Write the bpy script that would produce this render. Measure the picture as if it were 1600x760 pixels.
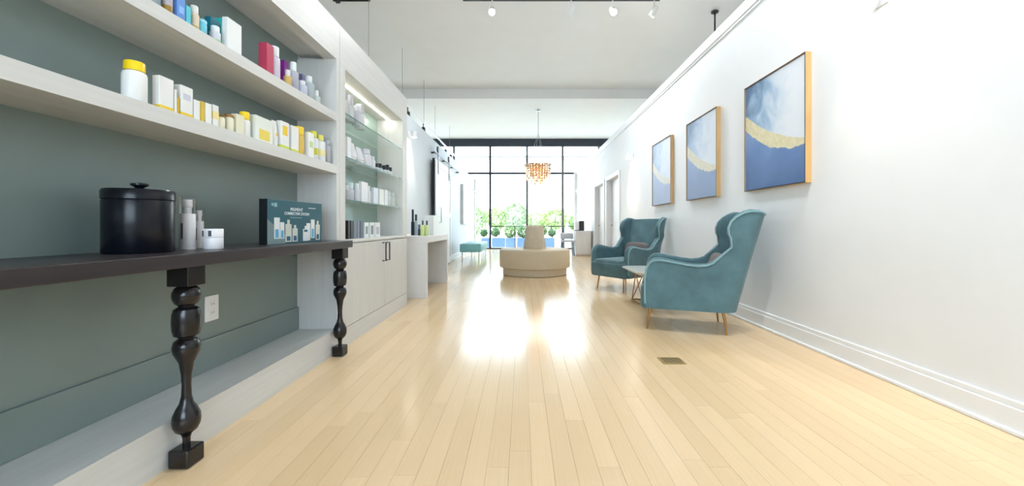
import bpy, bmesh, math, random
from mathutils import Vector, Matrix
R = random.Random(7)
PI = math.pi
for o in list(bpy.data.objects): bpy.data.objects.remove(o)
S = bpy.context.scene
COL = S.collection

# ------------------------------------------------------------------ camera
cd = bpy.data.cameras.new('camera'); cam = bpy.data.objects.new('camera', cd); COL.objects.link(cam)
cam.location = (0, 0, .9); cam.rotation_euler = (PI/2, 0, 0)
cd.sensor_width = 36; cd.lens = 13.5; cd.shift_x = -.01; cd.shift_y = -.01625
cd.clip_start = .02; cd.clip_end = 300
S.camera = cam
F = 600.0; VX = 816.0; VY = 354.0; CH = .9

# ------------------------------------------------------------------ world, exposure
w = bpy.data.worlds.new('sky'); S.world = w; w.use_nodes = True
bg = w.node_tree.nodes['Background']
bg.inputs[0].default_value = (.72, .85, 1, 1); bg.inputs[1].default_value = 4.4
vs = S.view_settings
vs.view_transform = 'Standard'; vs.look = 'None'; vs.gamma = 1; vs.exposure = 1.42
vs.use_curve_mapping = False
def portal(loc, rot, sx, sy):
    l = bpy.data.lights.new('window_portal', 'AREA'); l.shape = 'RECTANGLE'; l.size = sx; l.size_y = sy
    l.cycles.is_portal = True
    o = bpy.data.objects.new('window_portal', l); COL.objects.link(o); o.location = loc; o.rotation_euler = rot
sl = bpy.data.lights.new('sun', 'SUN'); sl.energy = 5; sl.angle = .02; sl.color = (1, .96, .88)
sun = bpy.data.objects.new('sun', sl); COL.objects.link(sun); sun.location = (-10, 16, 14)
sun.rotation_euler = Vector((.65, .12, -.75)).to_track_quat('-Z', 'Y').to_euler()
portal((0, 15.1, 2.05), (-PI/2, 0, 0), 9.6, 4.0)
portal((0, -3.55, 1.9), (PI/2, 0, 0), 3.2, 2.2)

# ------------------------------------------------------------------ materials
MATS = {}
def lin(c):
    return tuple(((x/255)/12.92 if x/255 <= .04045 else ((x/255+.055)/1.055)**2.4) for x in c)
def mat(name, rgb, rough=.5, metal=0, var=.04, scale=8, stretch=(1,1,1), bump=0, spec=.5, sheen=0, coat=0, emit=None, es=0, rnd=0, alpha=1, trans=0):
    """principled material; rgb is sRGB 0-255; a stretched noise gives slight colour variation and relief"""
    if name in MATS: return MATS[name]
    m = bpy.data.materials.new(name); m.use_nodes = True; nt = m.node_tree; N = nt.nodes; L = nt.links
    b = N['Principled BSDF']; c = lin(rgb)
    b.inputs['Roughness'].default_value = rough; b.inputs['Metallic'].default_value = metal
    b.inputs['Specular IOR Level'].default_value = spec
    b.inputs['Alpha'].default_value = alpha; b.inputs['Transmission Weight'].default_value = trans
    if sheen: b.inputs['Sheen Weight'].default_value = sheen; b.inputs['Sheen Roughness'].default_value = .4
    if coat: b.inputs['Coat Weight'].default_value = coat; b.inputs['Coat Roughness'].default_value = .12
    if emit: b.inputs['Emission Color'].default_value = (*lin(emit), 1); b.inputs['Emission Strength'].default_value = es
    tc = N.new('ShaderNodeTexCoord'); mp = N.new('ShaderNodeMapping'); mp.inputs['Scale'].default_value = stretch
    nz = N.new('ShaderNodeTexNoise'); nz.inputs['Scale'].default_value = scale; nz.inputs['Detail'].default_value = 5
    L.new(tc.outputs['Object'], mp.inputs[0]); L.new(mp.outputs[0], nz.inputs['Vector'])
    rp = N.new('ShaderNodeValToRGB')
    rp.color_ramp.elements[0].color = (*[max(0, x*(1-var*2)) for x in c], 1); rp.color_ramp.elements[0].position = .3
    rp.color_ramp.elements[1].color = (*[min(1, x*(1+var*2)) for x in c], 1); rp.color_ramp.elements[1].position = .7
    L.new(nz.outputs['Fac'], rp.inputs[0])
    out = rp.outputs[0]
    if rnd:
        oi = N.new('ShaderNodeObjectInfo'); ge = N.new('ShaderNodeNewGeometry'); ad = N.new('ShaderNodeMath'); ad.operation = 'ADD'
        fr = N.new('ShaderNodeMath'); fr.operation = 'FRACT'
        L.new(oi.outputs['Random'], ad.inputs[0]); L.new(ge.outputs['Random Per Island'], ad.inputs[1]); L.new(ad.outputs[0], fr.inputs[0])
        r2 = N.new('ShaderNodeValToRGB')
        r2.color_ramp.elements[0].color = (1-rnd*1.3, 1-rnd*1.6, 1-rnd*2.1, 1); r2.color_ramp.elements[1].color = (1+rnd*.5, 1+rnd*.55, 1+rnd*.7, 1)
        L.new(fr.outputs[0], r2.inputs[0])
        mx = N.new('ShaderNodeMixRGB'); mx.blend_type = 'MULTIPLY'; mx.inputs[0].default_value = 1
        L.new(out, mx.inputs[1]); L.new(r2.outputs[0], mx.inputs[2]); out = mx.outputs[0]
    L.new(out, b.inputs['Base Color'])
    if bump:
        bp = N.new('ShaderNodeBump'); bp.inputs['Strength'].default_value = bump; bp.inputs['Distance'].default_value = .004
        L.new(nz.outputs['Fac'], bp.inputs['Height']); L.new(bp.outputs[0], b.inputs['Normal'])
    MATS[name] = m; return m
def glass_mat(name, tint, gl=.10, rough=.02):
    if name in MATS: return MATS[name]
    m = bpy.data.materials.new(name); m.use_nodes = True; nt = m.node_tree; N = nt.nodes; L = nt.links
    N.remove(N['Principled BSDF'])
    t = N.new('ShaderNodeBsdfTransparent'); t.inputs[0].default_value = (*tint, 1)
    g = N.new('ShaderNodeBsdfGlossy'); g.inputs['Roughness'].default_value = rough; g.inputs[0].default_value = (1, 1, 1, 1)
    lw = N.new('ShaderNodeFresnel'); lw.inputs[0].default_value = 1.35
    mm = N.new('ShaderNodeMath'); mm.operation = 'MULTIPLY'; mm.inputs[1].default_value = gl*10; mm.use_clamp = True
    mx = N.new('ShaderNodeMixShader'); L.new(lw.outputs[0], mm.inputs[0]); L.new(mm.outputs[0], mx.inputs[0])
    L.new(t.outputs[0], mx.inputs[1]); L.new(g.outputs[0], mx.inputs[2]); L.new(mx.outputs[0], N['Material Output'].inputs[0])
    MATS[name] = m; return m

WALL = mat('wall_paint', (236, 238, 240), .6, var=.006, scale=3)
LWALL = mat('wall_paint_cool', (214, 222, 229), .55, var=.006, scale=3)
CEIL = mat('ceiling_paint', (238, 239, 238), .8, var=.006, scale=2)
TRIM = mat('trim_paint', (240, 242, 244), .35, var=.004, scale=3)
OAK = mat('maple_floor', (224, 196, 156), .17, var=.035, scale=5, stretch=(9, .6, 1), spec=.5, rnd=.05)
SUB = mat('floor_gap', (204, 174, 132), .6)
GREIGE = mat('pale_wood', (215, 215, 212), .45, var=.022, scale=4, stretch=(9, 9, .5))
GREIGE_H = mat('pale_wood_lengthwise', (215, 215, 212), .45, var=.022, scale=4, stretch=(9, .5, 9))
SAGE = mat('sage_panel', (128, 142, 138), .3, var=.02, scale=2)
DARKW = mat('espresso_wood', (48, 42, 44), .33, var=.12, scale=5, stretch=(9, .6, 9), bump=.1)
BLACKL = mat('black_lacquer', (24, 21, 22), .22, var=.1)
BLACK = mat('black_metal', (22, 23, 26), .4)
NAVY = mat('dark_window_frame', (38, 46, 60), .45)
FRAMEG = mat('grey_window_frame', (96, 98, 100), .45)
BRASS = mat('brushed_brass', (172, 130, 80), .3, 1)
CHROME = mat('chrome', (200, 202, 205), .18, 1)
WHITE = mat('white_plastic', (240, 240, 240), .35, var=.004)
SILVER = mat('silver_foil', (190, 194, 200), .25, .7)
VELVET = mat('teal_velvet', (80, 112, 119), .8, var=.10, scale=7, bump=.08, sheen=.35)
VELVETD = mat('teal_piping', (126, 162, 166), .6, var=.03, scale=9, sheen=.2)
TEALV = mat('teal_vinyl', (124, 184, 190), .5, var=.03)
TAUPE = mat('taupe_leather', (202, 185, 156), .55, var=.012, scale=12, bump=.03)
TAUPE2 = mat('taupe_embossed', (200, 184, 160), .6, var=.035, scale=16, bump=.25)
CUSH = mat('grey_brown_fabric', (104, 97, 96), .85, var=.1, scale=40, bump=.2)
MARBLE = mat('pale_marble', (222, 226, 222), .15, var=.03, scale=3)
PANE = glass_mat('window_glass', (.97, .99, .985), .06)
SHELFG = glass_mat('green_shelf_glass', (.97, .99, .985), .05)
CLEAR = glass_mat('clear_plastic', (.95, .96, .97), .08, .05)
GEDGE = mat('glass_edge', (92, 130, 124), .15)
BACKG = mat('green_mirror_back', (164, 188, 182), .12, .3, var=.02)

# ------------------------------------------------------------------ mesh helpers
def BM(): return bmesh.new()
def box(bm, x0, x1, y0, y1, z0, z1, bev=0, seg=2):
    r = bmesh.ops.create_cube(bm, size=1)
    vs_ = r['verts']
    for v in vs_:
        v.co = Vector(((x0+x1)/2 + v.co.x*(x1-x0), (y0+y1)/2 + v.co.y*(y1-y0), (z0+z1)/2 + v.co.z*(z1-z0)))
    if bev:
        es = list({e for v in vs_ for e in v.link_edges})
        bmesh.ops.bevel(bm, geom=es, offset=bev, segments=seg, profile=.5, affect='EDGES', clamp_overlap=True)
    return bm
def bx(*a, **k): return box(BM(), *a, **k)
def lathe(prof, n=24, bm=None, c=(0, 0, 0)):
    bm = bm or BM(); rings = []
    for r, z in prof:
        rings.append([bm.verts.new((c[0]+r*math.cos(2*PI*i/n), c[1]+r*math.sin(2*PI*i/n), c[2]+z)) for i in range(n)])
    for a, b in zip(rings, rings[1:]):
        for i in range(n): bm.faces.new((a[i], a[(i+1) % n], b[(i+1) % n], b[i]))
    bm.faces.new(list(reversed(rings[0]))); bm.faces.new(rings[-1])
    return bm
def tube(pts, r, n=8, bm=None, r2=None):
    bm = bm or BM(); pts = [Vector(p) for p in pts]; rings = []; m = len(pts)
    up = None
    for i, p in enumerate(pts):
        d = (pts[min(i+1, m-1)]-pts[max(i-1, 0)]).normalized()
        if up is None: up = Vector((0, 0, 1)) if abs(d.z) < .9 else Vector((1, 0, 0))
        a = d.cross(up).normalized(); b = a.cross(d).normalized(); up = b
        rr = r if r2 is None else r+(r2-r)*i/(m-1)
        rings.append([bm.verts.new(p+a*rr*math.cos(2*PI*k/n)+b*rr*math.sin(2*PI*k/n)) for k in range(n)])
    for a, b in zip(rings, rings[1:]):
        for i in range(n): bm.faces.new((a[i], a[(i+1) % n], b[(i+1) % n], b[i]))
    bm.faces.new(list(reversed(rings[0]))); bm.faces.new(rings[-1])
    return bm
def obj(name, bm, m, parent=None, smooth=False, world=False, bevel=0, kind=None, loc=None):
    bmesh.ops.recalc_face_normals(bm, faces=bm.faces)
    me = bpy.data.meshes.new(name); bm.to_mesh(me); bm.free()
    if world and parent is not None:
        base = parent.location if parent.parent is None else parent.parent.location
        me.transform(Matrix.Translation(-Vector(base)))
    me.materials.append(m)
    if smooth:
        for p in me.polygons: p.use_smooth = True
        try: me.set_sharp_from_angle(angle=math.radians(40))
        except Exception: pass
    o = bpy.data.objects.new(name, me); COL.objects.link(o)
    if parent is not None: o.parent = parent
    if bevel:
        md = o.modifiers.new('bevel', 'BEVEL'); md.width = bevel; md.segments = 2; md.limit_method = 'ANGLE'
    if kind: o['kind'] = kind
    if loc: o.location = loc
    return o
def tag(o, label, cat, group=None):
    o['label'] = label; o['category'] = cat
    if group: o['group'] = group
    return o
def thing(name, label, cat, loc=(0, 0, 0), rz=0, group=None):
    o = bpy.data.objects.new(name, None); COL.objects.link(o); o.empty_display_size = .1
    o.location = loc; o.rotation_euler = (0, 0, rz); tag(o, label, cat, group); return o
def struct(name, bm, m, parent=None, **k):
    return obj(name, bm, m, parent, kind='structure', **k)
def text(parent, s, size, m, loc, rot, ext=.0006):
    cu = bpy.data.curves.new('print', 'FONT'); cu.body = s; cu.size = size; cu.extrude = ext; cu.align_x = 'CENTER'; cu.resolution_u = 2
    t = bpy.data.objects.new('tmp', cu); COL.objects.link(t)
    dg = bpy.context.evaluated_depsgraph_get(); me = bpy.data.meshes.new_from_object(t.evaluated_get(dg))
    bpy.data.objects.remove(t); me.materials.clear(); me.materials.append(m)
    o = bpy.data.objects.new('printed_text', me); COL.objects.link(o); o.parent = parent; o.location = loc; o.rotation_euler = rot
    return o
def px_y(px, X): return X*F/(px-VX)                 # distance of a point on the plane x=X seen at column px
def px_z(py, Y): return CH+(VY-py)*Y/F

# ------------------------------------------------------------------ shell
XL, XR, YW, YB = -1.88, 2.14, 15.2, -3.6          # partitions, window wall, rear wall
HL, HR = 2.74, 3.04
XO = 5.0                                           # outer walls
ZC, ZC2, YD = 4.63, 4.36, 10.4

fl = struct('floor', bx(-XO, XO, YB, YW+.1, -.12, -.012), SUB)
PW = .083
unit = bx(-.5, .5, -.5, .5, -1, 0); ume = bpy.data.meshes.new('plank'); unit.to_mesh(ume); unit.free(); ume.materials.append(OAK)
far = BM(); nsing = 0
xs = -1.875
while xs < XR-.01:
    x1 = min(xs+PW-.0008, XR+.005)
    y = 4.42 if xs < -1.39 else YB
    if xs >= -1.39: y += R.random()*-1.2
    end = YW-.06
    while y < end:
        ln = R.uniform(.55, 1.9); y1 = min(y+ln, end); y0 = max(y, YB)
        if y1 > y0+.02:
            if y1 > 1.0 and y0 < 5.4 and nsing < 300:
                o = bpy.data.objects.new('plank', ume); COL.objects.link(o); o.parent = fl
                o.scale = (x1-xs, y1-y0-.0008, .011); o.location = ((xs+x1)/2, (y0+y1)/2, R.uniform(-.0003, 0)); nsing += 1
            else: box(far, xs, x1, y0, y1-.0008, -.011, 0)
        y = y1
    xs += PW
obj('floor_strips', far, OAK, fl, kind='stuff')

struct('ceiling', box(bx(-XO, XO, YB, YD, ZC, ZC+.15), -XO, XO, YD, YW+.1, ZC2, ZC+.15), CEIL)
struct('wall_outer_left', bx(-XO-.15, -XO, YB, YW+.1, 0, ZC), CEIL)
struct('wall_outer_right', bx(XO, XO+.15, YB, YW+.1, 0, ZC), CEIL)
# left partition: behind the joinery, then further back
struct('wall_left', box(bx(XL-.15, XL, 4.42, YW-.06, 0, HL), -1.80, -1.63, YB, 4.36, 0, 2.34), LWALL)
# right partition with two door openings
D1, D2, DH = (8.49, 9.70), (10.05, 11.26), 2.05
wr = BM()
box(wr, XR, XR+.18, YB, D1[0], 0, HR); box(wr, XR, XR+.18, D1[1], D2[0], 0, HR); box(wr, XR, XR+.18, D2[1], YW-.06, 0, HR)
for d in (D1, D2): box(wr, XR, XR+.18, d[0], d[1], DH, HR)
struct('wall_right', wr, WALL)
struct('trim_1', box(bx(XR-.022, XR+.2, YB, YW-.06, HR-.10, HR+.012, .006), XR-.012, XR+.02, YB, YW-.06, HR-.125, HR-.10), TRIM)
def base(name, x, s, segs):
    b = BM()
    for y0, y1 in segs:
        box(b, min(x, x-s*.018), max(x, x-s*.018), y0, y1, 0, .115)
        box(b, min(x, x-s*.012), max(x, x-s*.012), y0, y1, .115, .145)
        box(b, min(x, x-s*.03), max(x, x-s*.03), y0, y1, 0, .02)
    struct(name, b, TRIM, bevel=.004)
base('baseboard_right', XR, 1, [(YB, D1[0]-.09), (D1[1]+.09, D2[0]-.09), (D2[1]+.09, YW-.07)])
base('baseboard_left', XL, -1, [(6.3, YW-.07)])
for n, d in ((1, D1), (2, D2)):
    a, b = d
    r = struct('door_%d' % n, bx(XR+.115, XR+.155, a+.004, b-.004, .008, DH-.004), TRIM)
    c = BM()
    box(c, XR-.02, XR, a-.09, a, 0, DH+.09, .004); box(c, XR-.02, XR, b, b+.09, 0, DH+.09, .004); box(c, XR-.02, XR, a, b, DH, DH+.09, .004)
    obj('casing', c, TRIM, r)
    for z0, z1 in ((.2, .85), (1.0, DH-.15)):
        obj('panel', bx(XR+.107, XR+.116, a+.16, b-.16, z0, z1, .006), TRIM, r)
    h = lathe([(.026, 0), (.026, .008), (.01, .012), (.01, .045)], 14); bmesh.ops.rotate(h, verts=h.verts, matrix=Matrix.Rotation(-PI/2, 3, 'Y'))
    bmesh.ops.translate(h, verts=h.verts, vec=(XR+.115, b-.09, .93))
    tube([(XR+.073, b-.09, .93), (XR+.073, b-.2, .93)], .009, bm=h)
    obj('handle', h, CHROME, r, smooth=True)

# far window wall
wf = struct('window_1', bx(-XO, XO, YW-.06, YW+.1, 4.06, ZC2-.002), NAVY)
b = BM(); box(b, -XO, XO, YW-.04, YW+.06, 0, .055); obj('sill', b, NAVY, wf)
mull = [-4.13, -2.70, -1.267, .19, 1.60, 3.03, 4.46]
for i, x in enumerate(mull):
    obj('mullion', bx(x-.042, x+.042, YW-.04, YW+.05, .055, 4.06), NAVY if abs(x+1.267) < .01 else FRAMEG, wf)
edges = [-XO]+mull+[XO]
for a, b_ in zip(edges, edges[1:]):
    obj('transom_bar', bx(a+.042, b_-.042, YW-.03, YW+.04, 2.96, 3.04), NAVY, wf)
    obj('transom_bar', bx(a+.042, b_-.042, YW-.005, YW+.02, 3.645, 3.67), FRAMEG, wf)
    for z0, z1 in ((.055, 2.96), (3.04, 3.645), (3.67, 4.06)):
        obj('pane', bx(a+.042, b_-.042, YW+.008, YW+.014, z0, z1), PANE, wf)
struct('trim_2', bx(XR-.10, XR+.02, YW-.16, YW-.05, 0, HR), WALL)
struct('trim_3', bx(XL-.02, XL+.05, YW-.16, YW-.05, 0, HL), WALL)
# rear wall behind the camera; its window is added to brighten the room
wb = BM(); box(wb, -XO, XO, YB-.15, YB, 3.0, ZC); box(wb, -XO, XO, YB-.15, YB, 0, .8)
box(wb, -XO, -1.6, YB-.15, YB, .8, 3.0); box(wb, 1.6, XO, YB-.15, YB, .8, 3.0)
struct('wall_back', wb, WALL)
w2 = struct('fill_window', box(bx(-1.6, 1.6, YB-.1, YB-.04, .8, .86), -1.6, 1.6, YB-.1, YB-.04, 2.94, 3.0), NAVY)
for i in range(5):
    x = -1.57+i*3.14/4; obj('mullion', bx(x-.03, x+.03, YB-.1, YB-.04, .86, 2.94), NAVY, w2)
    if i < 4: obj('pane', bx(x+.03, x+3.14/4-.03, YB-.075, YB-.069, .86, 2.94), PANE, w2)

# ------------------------------------------------------------------ joinery along the left
XF = -1.32; XBK = -1.60; ZT = 2.36
su = thing('shelving_unit', 'pale wood open shelving unit with sage green back and two long shelves', 'shelving', (-1.46, .9, 0))
def P(name, bm, m, root, **k): return obj(name, bm, m, root, world=True, **k)
Y0, Y1 = -.6, 2.775
P('plinth', bx(XBK-.02, XF, Y0, Y1, 0, .17), GREIGE_H, su)
P('back_panel', bx(XBK-.02, XBK, Y0, Y1-.04, .17, 2.30), SAGE, su)
P('baseboard', bx(XBK, XBK+.014, Y0+.04, Y1-.045, .17, .33), SAGE, su, bevel=.003)
P('side_panel', bx(XBK, XF, Y1-.045, Y1, .17, 2.09), GREIGE, su)
P('side_panel', bx(XBK, XF, Y0, Y0+.04, .17, 2.09), GREIGE, su)
P('shelf', bx(XBK, XF, Y0+.04, Y1-.045, 1.275, 1.335), GREIGE_H, su)
P('shelf', bx(XBK, XF, Y0+.04, Y1-.045, 1.65, 1.705), GREIGE_H, su)
hd = P('header', bx(XF-.09, XF, Y0, Y1, 2.09, ZT), GREIGE_H, su)
P('top_panel', bx(XBK, XF-.09, Y0, Y1, 2.12, 2.15), GREIGE_H, su)

dc = thing('display_cabinet', 'pale wood display cabinet with lit glass shelves over two cupboard doors', 'cabinet', (-1.46, 3.6, 0))
C0, C1 = 2.78, 4.40
P('plinth', bx(XBK-.02, XF, C0, C1, 0, .14), GREIGE_H, dc)
P('carcass', bx(XBK-.02, XF-.022, C0, C1, .14, .775), GREIGE, dc)
P('counter', bx(XBK-.02, XF+.004, C0, C1, .775, .80), GREIGE_H, dc, bevel=.003)
P('side_panel', bx(XBK, XF, C0, C0+.085, .80, 2.07), GREIGE, dc)
P('side_panel', bx(XBK, XF, 4.24, C1, .80, 2.07), GREIGE, dc)
P('back_panel', bx(XBK-.02, XBK, C0, C1, .80, 2.07), BACKG, dc)
P('header', bx(XBK-.02, XF, C0, C1, 2.07, ZT), GREIGE_H, dc)
for a, b_, hy in ((C0+.006, 3.677, 3.63), (3.683, C1-.006, 3.73)):
    d = P('door', bx(XF-.022, XF, a, b_, .144, .768), GREIGE, dc, bevel=.002)
    h = tube([(XF, hy, .575), (XF+.032, hy, .575), (XF+.032, hy, .745), (XF, hy, .745)], .0065, 8)
    obj('handle', h, BLACK, d, world=True)
for z in (1.108, 1.433, 1.762):
    s = P('glass_shelf', bx(XBK+.005, XF-.02, C0+.087, 4.238, z-.009, z), SHELFG, dc)
    obj('polished_edge', bx(XF-.02, XF-.018, C0+.087, 4.238, z-.009, z), GEDGE, s, world=True)
LED = mat('led_strip', (255, 250, 238), .5, emit=(255, 248, 232), es=10)
P('led_strip', bx(-1.475, -1.459, C0+.09, 4.235, 2.064, 2.0695), LED, dc)

# ------------------------------------------------------------------ console table
ct = thing('console_table', 'dark espresso console table with turned bobbin legs in the shelving niche', 'table', (-1.4, 1.85, 0))
P('tabletop', bx(XBK+.016, -1.20, .62, 2.722, .752, .802), DARKW, ct, bevel=.004)
LEGP = [(.012, .066), (.0125, .10), (.018, .117), (.034, .13), (.0425, .15), (.0445, .17), (.042, .19), (.033, .212), (.022, .232), (.016, .26), (.0145, .30), (.0165, .34), (.023, .385), (.032, .405), (.041, .425), (.0435, .445), (.039, .466), (.024, .479),
        (.024, .481), (.039, .49), (.0435, .51), (.045, .54), (.0435, .57), (.039, .588), (.024, .598), (.024, .60), (.036, .61), (.0435, .628), (.0445, .64), (.0435, .652), (.036, .668), (.022, .677)]
for y in (1.455, 2.68):
    l = P('leg', lathe(LEGP, 28, c=(-1.272, y, 0)), BLACKL, ct, smooth=True)
    obj('leg_block', bx(-1.272-.04, -1.272+.04, y-.04, y+.04, .676, .752, .003), BLACKL, l, world=True)
    obj('foot', bx(-1.272-.038, -1.272+.038, y-.038, y+.038, 0, .068, .006), BLACKL, l, world=True)

# outlet
ot = thing('wall_outlet', 'white duplex outlet plate on the sage panel under the console table', 'outlet', (XBK, 1.975, .48))
obj('plate', bx(0, .006, -.043, .043, -.065, .065, .003), WHITE, ot)
for z in (-.022, .022):
    s = obj('socket', bx(.006, .009, -.019, .019, z-.016, z+.016, .004), WHITE, ot)
    sl = BM()
    for dy in (-.007, .007): box(sl, .009, .0094, dy-.0012, dy+.0012, z-.006, z+.006)
    obj('slot', sl, BLACK, s)

# ------------------------------------------------------------------ products
def col(rgb): return mat('p_%d_%d_%d' % rgb, rgb, .32, var=.01)
CW, CY, CC, CG = (238, 238, 236), (240, 205, 40), (236, 232, 205), (186, 190, 196)
def carton(name, label, group, x, y, z, w, d, h, body, band=None, panel=None, cat='box'):
    """carton seen with its printed side towards +X; w runs along y"""
    t = thing(name, label, cat, (x, y, z), 0, group)
    obj('carton', bx(-d, 0, -w/2, w/2, 0, h, .0012, 1), col(body), t)
    if band: obj('colour_band', bx(-d*.98, .0006, -w/2-.0004, w/2+.0004, h*band[1], h*band[2]), col(band[0]), t)
    if panel: obj('printed_panel', bx(0, .0006, -w*.3, w*.3, h*panel[1], h*panel[2]), col(panel[0]), t)
    return t
def bottle(name, label, group, x, y, z, r, h, body, cap, capf=.25, neck=.8, band=None, n=18, clear=False, pump=False, cat='bottle'):
    t = thing(name, label, cat, (x, y, z), 0, group)
    hb = h*(1-capf); bm_ = col(body) if not clear else CLEAR
    obj('body', lathe([(r*.9, 0), (r, r*.12), (r, hb*.86), (r*.93, hb*.94), (r*neck*.8, hb)], n), bm_, t, smooth=True)
    cm = col(cap)
    if pump:
        c = lathe([(r*.55, hb-.001), (r*.55, hb+h*capf*.35), (r*.2, hb+h*capf*.36), (r*.2, hb+h*capf*.75), (r*.45, hb+h*capf*.76), (r*.45, h)], n)
        box(c, -.002, r*1.2, -r*.2, r*.2, h-.012, h-.004)
        obj('pump', c, cm, t, smooth=True)
    else:
        obj('cap', lathe([(r*neck, hb-.001), (r*neck, h-.003), (r*neck*.93, h)], n), cm, t, smooth=True)
    if band: obj('label_band', lathe([(r*1.004, hb*band[1]), (r*1.012, hb*band[1]+.001), (r*1.012, hb*band[2]-.001), (r*1.004, hb*band[2])], n), col(band[0]), t, smooth=True)
    return t
def tubeprod(name, label, group, x, y, z, r, h, body, cap, band=None):
    """squeeze tube standing on its cap, crimped flat at the top"""
    t = thing(name, label, 'tube', (x, y, z), 0, group); hc = h*.24; n = 16; bm = BM(); rings = []
    for zz, rx, ry in ((hc, r*.92, r*.92), (hc+.004, r, r), (h*.6, r*.75, r*1.05), (h*.97, .0022, r*1.18), (h, .0022, r*1.18)):
        rings.append([bm.verts.new((rx*math.cos(2*PI*i/n), ry*math.sin(2*PI*i/n), zz)) for i in range(n)])
    for a, b in zip(rings, rings[1:]):
        for i in range(n): bm.faces.new((a[i], a[(i+1) % n], b[(i+1) % n], b[i]))
    bm.faces.new(rings[0][::-1]); bm.faces.new(rings[-1])
    obj('body', bm, col(body), t, smooth=True)
    obj('cap', lathe([(r*.85, 0), (r*.88, .003), (r*.88, hc)], n), col(cap), t, smooth=True)
    if band:
        obj('printed_panel', bx(r*.86, r*.9, -r*.4, r*.4, h*.4, h*.52), col(band), t)
ORD = ['first', 'second', 'third', 'fourth', 'fifth', 'sixth', 'seventh', 'eighth', 'ninth', 'tenth', 'eleventh', 'twelfth', 'thirteenth', 'fourteenth', 'fifteenth', 'sixteenth', 'seventeenth', 'eighteenth', 'nineteenth', 'twentieth', 'twenty-first', 'twenty-second']
def row(items, X, zs, group, where, start=0):
    """items: (kind, px left, px right, py top, words, args); px give where along the shelf, top edge gives the height"""
    for i, (k, a, b, t, words, kw) in enumerate(items):
        kw = dict(kw); xo = X+kw.pop('dx', 0)
        ya, yb = px_y(a, xo), px_y(b, xo); ym = (ya+yb)/2; w = yb-ya
        h = max(.03, px_z(t, ym)-zs)
        lab = '%s, %s from left on %s' % (words, ORD[i+start], where)
        zz = zs+.0006
        if k == 'c': carton('product_carton', lab, group, xo, ym, zz, w*.96, kw.pop('d', .028), h, **kw)
        elif k == 'b': r = w*.40; bottle('product_bottle', lab, group, xo-r, ym, zz, r, h, **kw)
        elif k == 'j': r = w*.42; bottle('product_jar', lab, group, xo-r, ym, zz, r, h, neck=1.0, cat='jar', **kw)
        elif k == 't': r = w*.38; tubeprod('product_tube', lab, group, xo-r, ym, zz, r, h, **kw)
YB_ = dict(band=(CY, .04, .12))
low = [
 ('b', 206, 243, 98, 'white bottle with big yellow cap', dict(body=CW, cap=(250, 215, 20), capf=.22, neck=.85)),
 ('c', 249, 272, 122, 'tall white carton with yellow foot band', dict(body=CW, **YB_)),
 ('c', 273, 277, 140, 'narrow white carton', dict(body=CW)),
 ('c', 277, 281, 153, 'thin ochre carton', dict(body=(200, 165, 30))),
 ('c', 282, 302, 136, 'white carton with grey lettering and yellow foot', dict(body=CW, panel=((205, 205, 220), .55, .75), **YB_)),
 ('c', 303, 313, 157, 'small white carton', dict(body=CW)),
 ('c', 314, 320, 159, 'slim yellow carton', dict(body=(225, 190, 40), d=.03)),
 ('c', 321, 331, 162, 'short white carton', dict(body=CW)),
 ('c', 333, 342, 165, 'white carton with yellow middle', dict(body=CW, band=((240, 222, 150), .35, .7))),
 ('j', 344, 356, 180, 'cream jar with dark lid', dict(body=CC, cap=(120, 92, 30), capf=.14)),
 ('j', 358, 370, 180, 'cream jar with brown lid', dict(body=CC, cap=(150, 110, 50), capf=.14)),
 ('c', 370, 382, 180, 'pale cream carton', dict(body=CC)),
 ('b', 383, 396, 176, 'white bottle with yellow cap', dict(body=CW, cap=CY, capf=.3, neck=.9)),
 ('c', 399, 427, 185, 'wide white carton printed with yellow flowers', dict(body=(234, 238, 228), panel=((238, 214, 90), .08, .5), d=.06)),
 ('t', 429, 438, 189, 'white tube with yellow label', dict(body=CW, cap=CW, band=CY)),
 ('c', 439, 452, 191, 'white carton with yellow corner', dict(body=CW, band=((205, 215, 60), .02, .12), panel=(CY, .5, .85))),
 ('c', 456, 467, 198, 'white carton with lime foot band', dict(body=CW, band=((205, 215, 60), .02, .10))),
 ('b', 468, 480, 199, 'golden bottle with bright yellow cap', dict(body=(222, 190, 90), cap=CY, capf=.28, neck=.95)),
 ('c', 482, 491, 208, 'white carton with green leaf print', dict(body=CW, panel=((200, 220, 150), .4, .65))),
 ('b', 491, 502, 206, 'white bottle with lime cap and olive label', dict(body=(225, 228, 235), cap=(215, 215, 70), capf=.2, neck=.75, band=((205, 200, 60), .2, .5))),
 ('b', 502, 513, 212, 'white bottle with pale yellow cap', dict(body=(232, 234, 236), cap=(225, 220, 110), capf=.2, neck=.7, band=((236, 226, 170), .25, .55))),
 ('b', 513, 520, 220, 'slim grey bottle', dict(body=(176, 178, 186), cap=(168, 170, 180), capf=.2, neck=.9)),
]
row(low, -1.335, 1.335, 'skincare on the lower shelf', 'lower wooden shelf')
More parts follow.
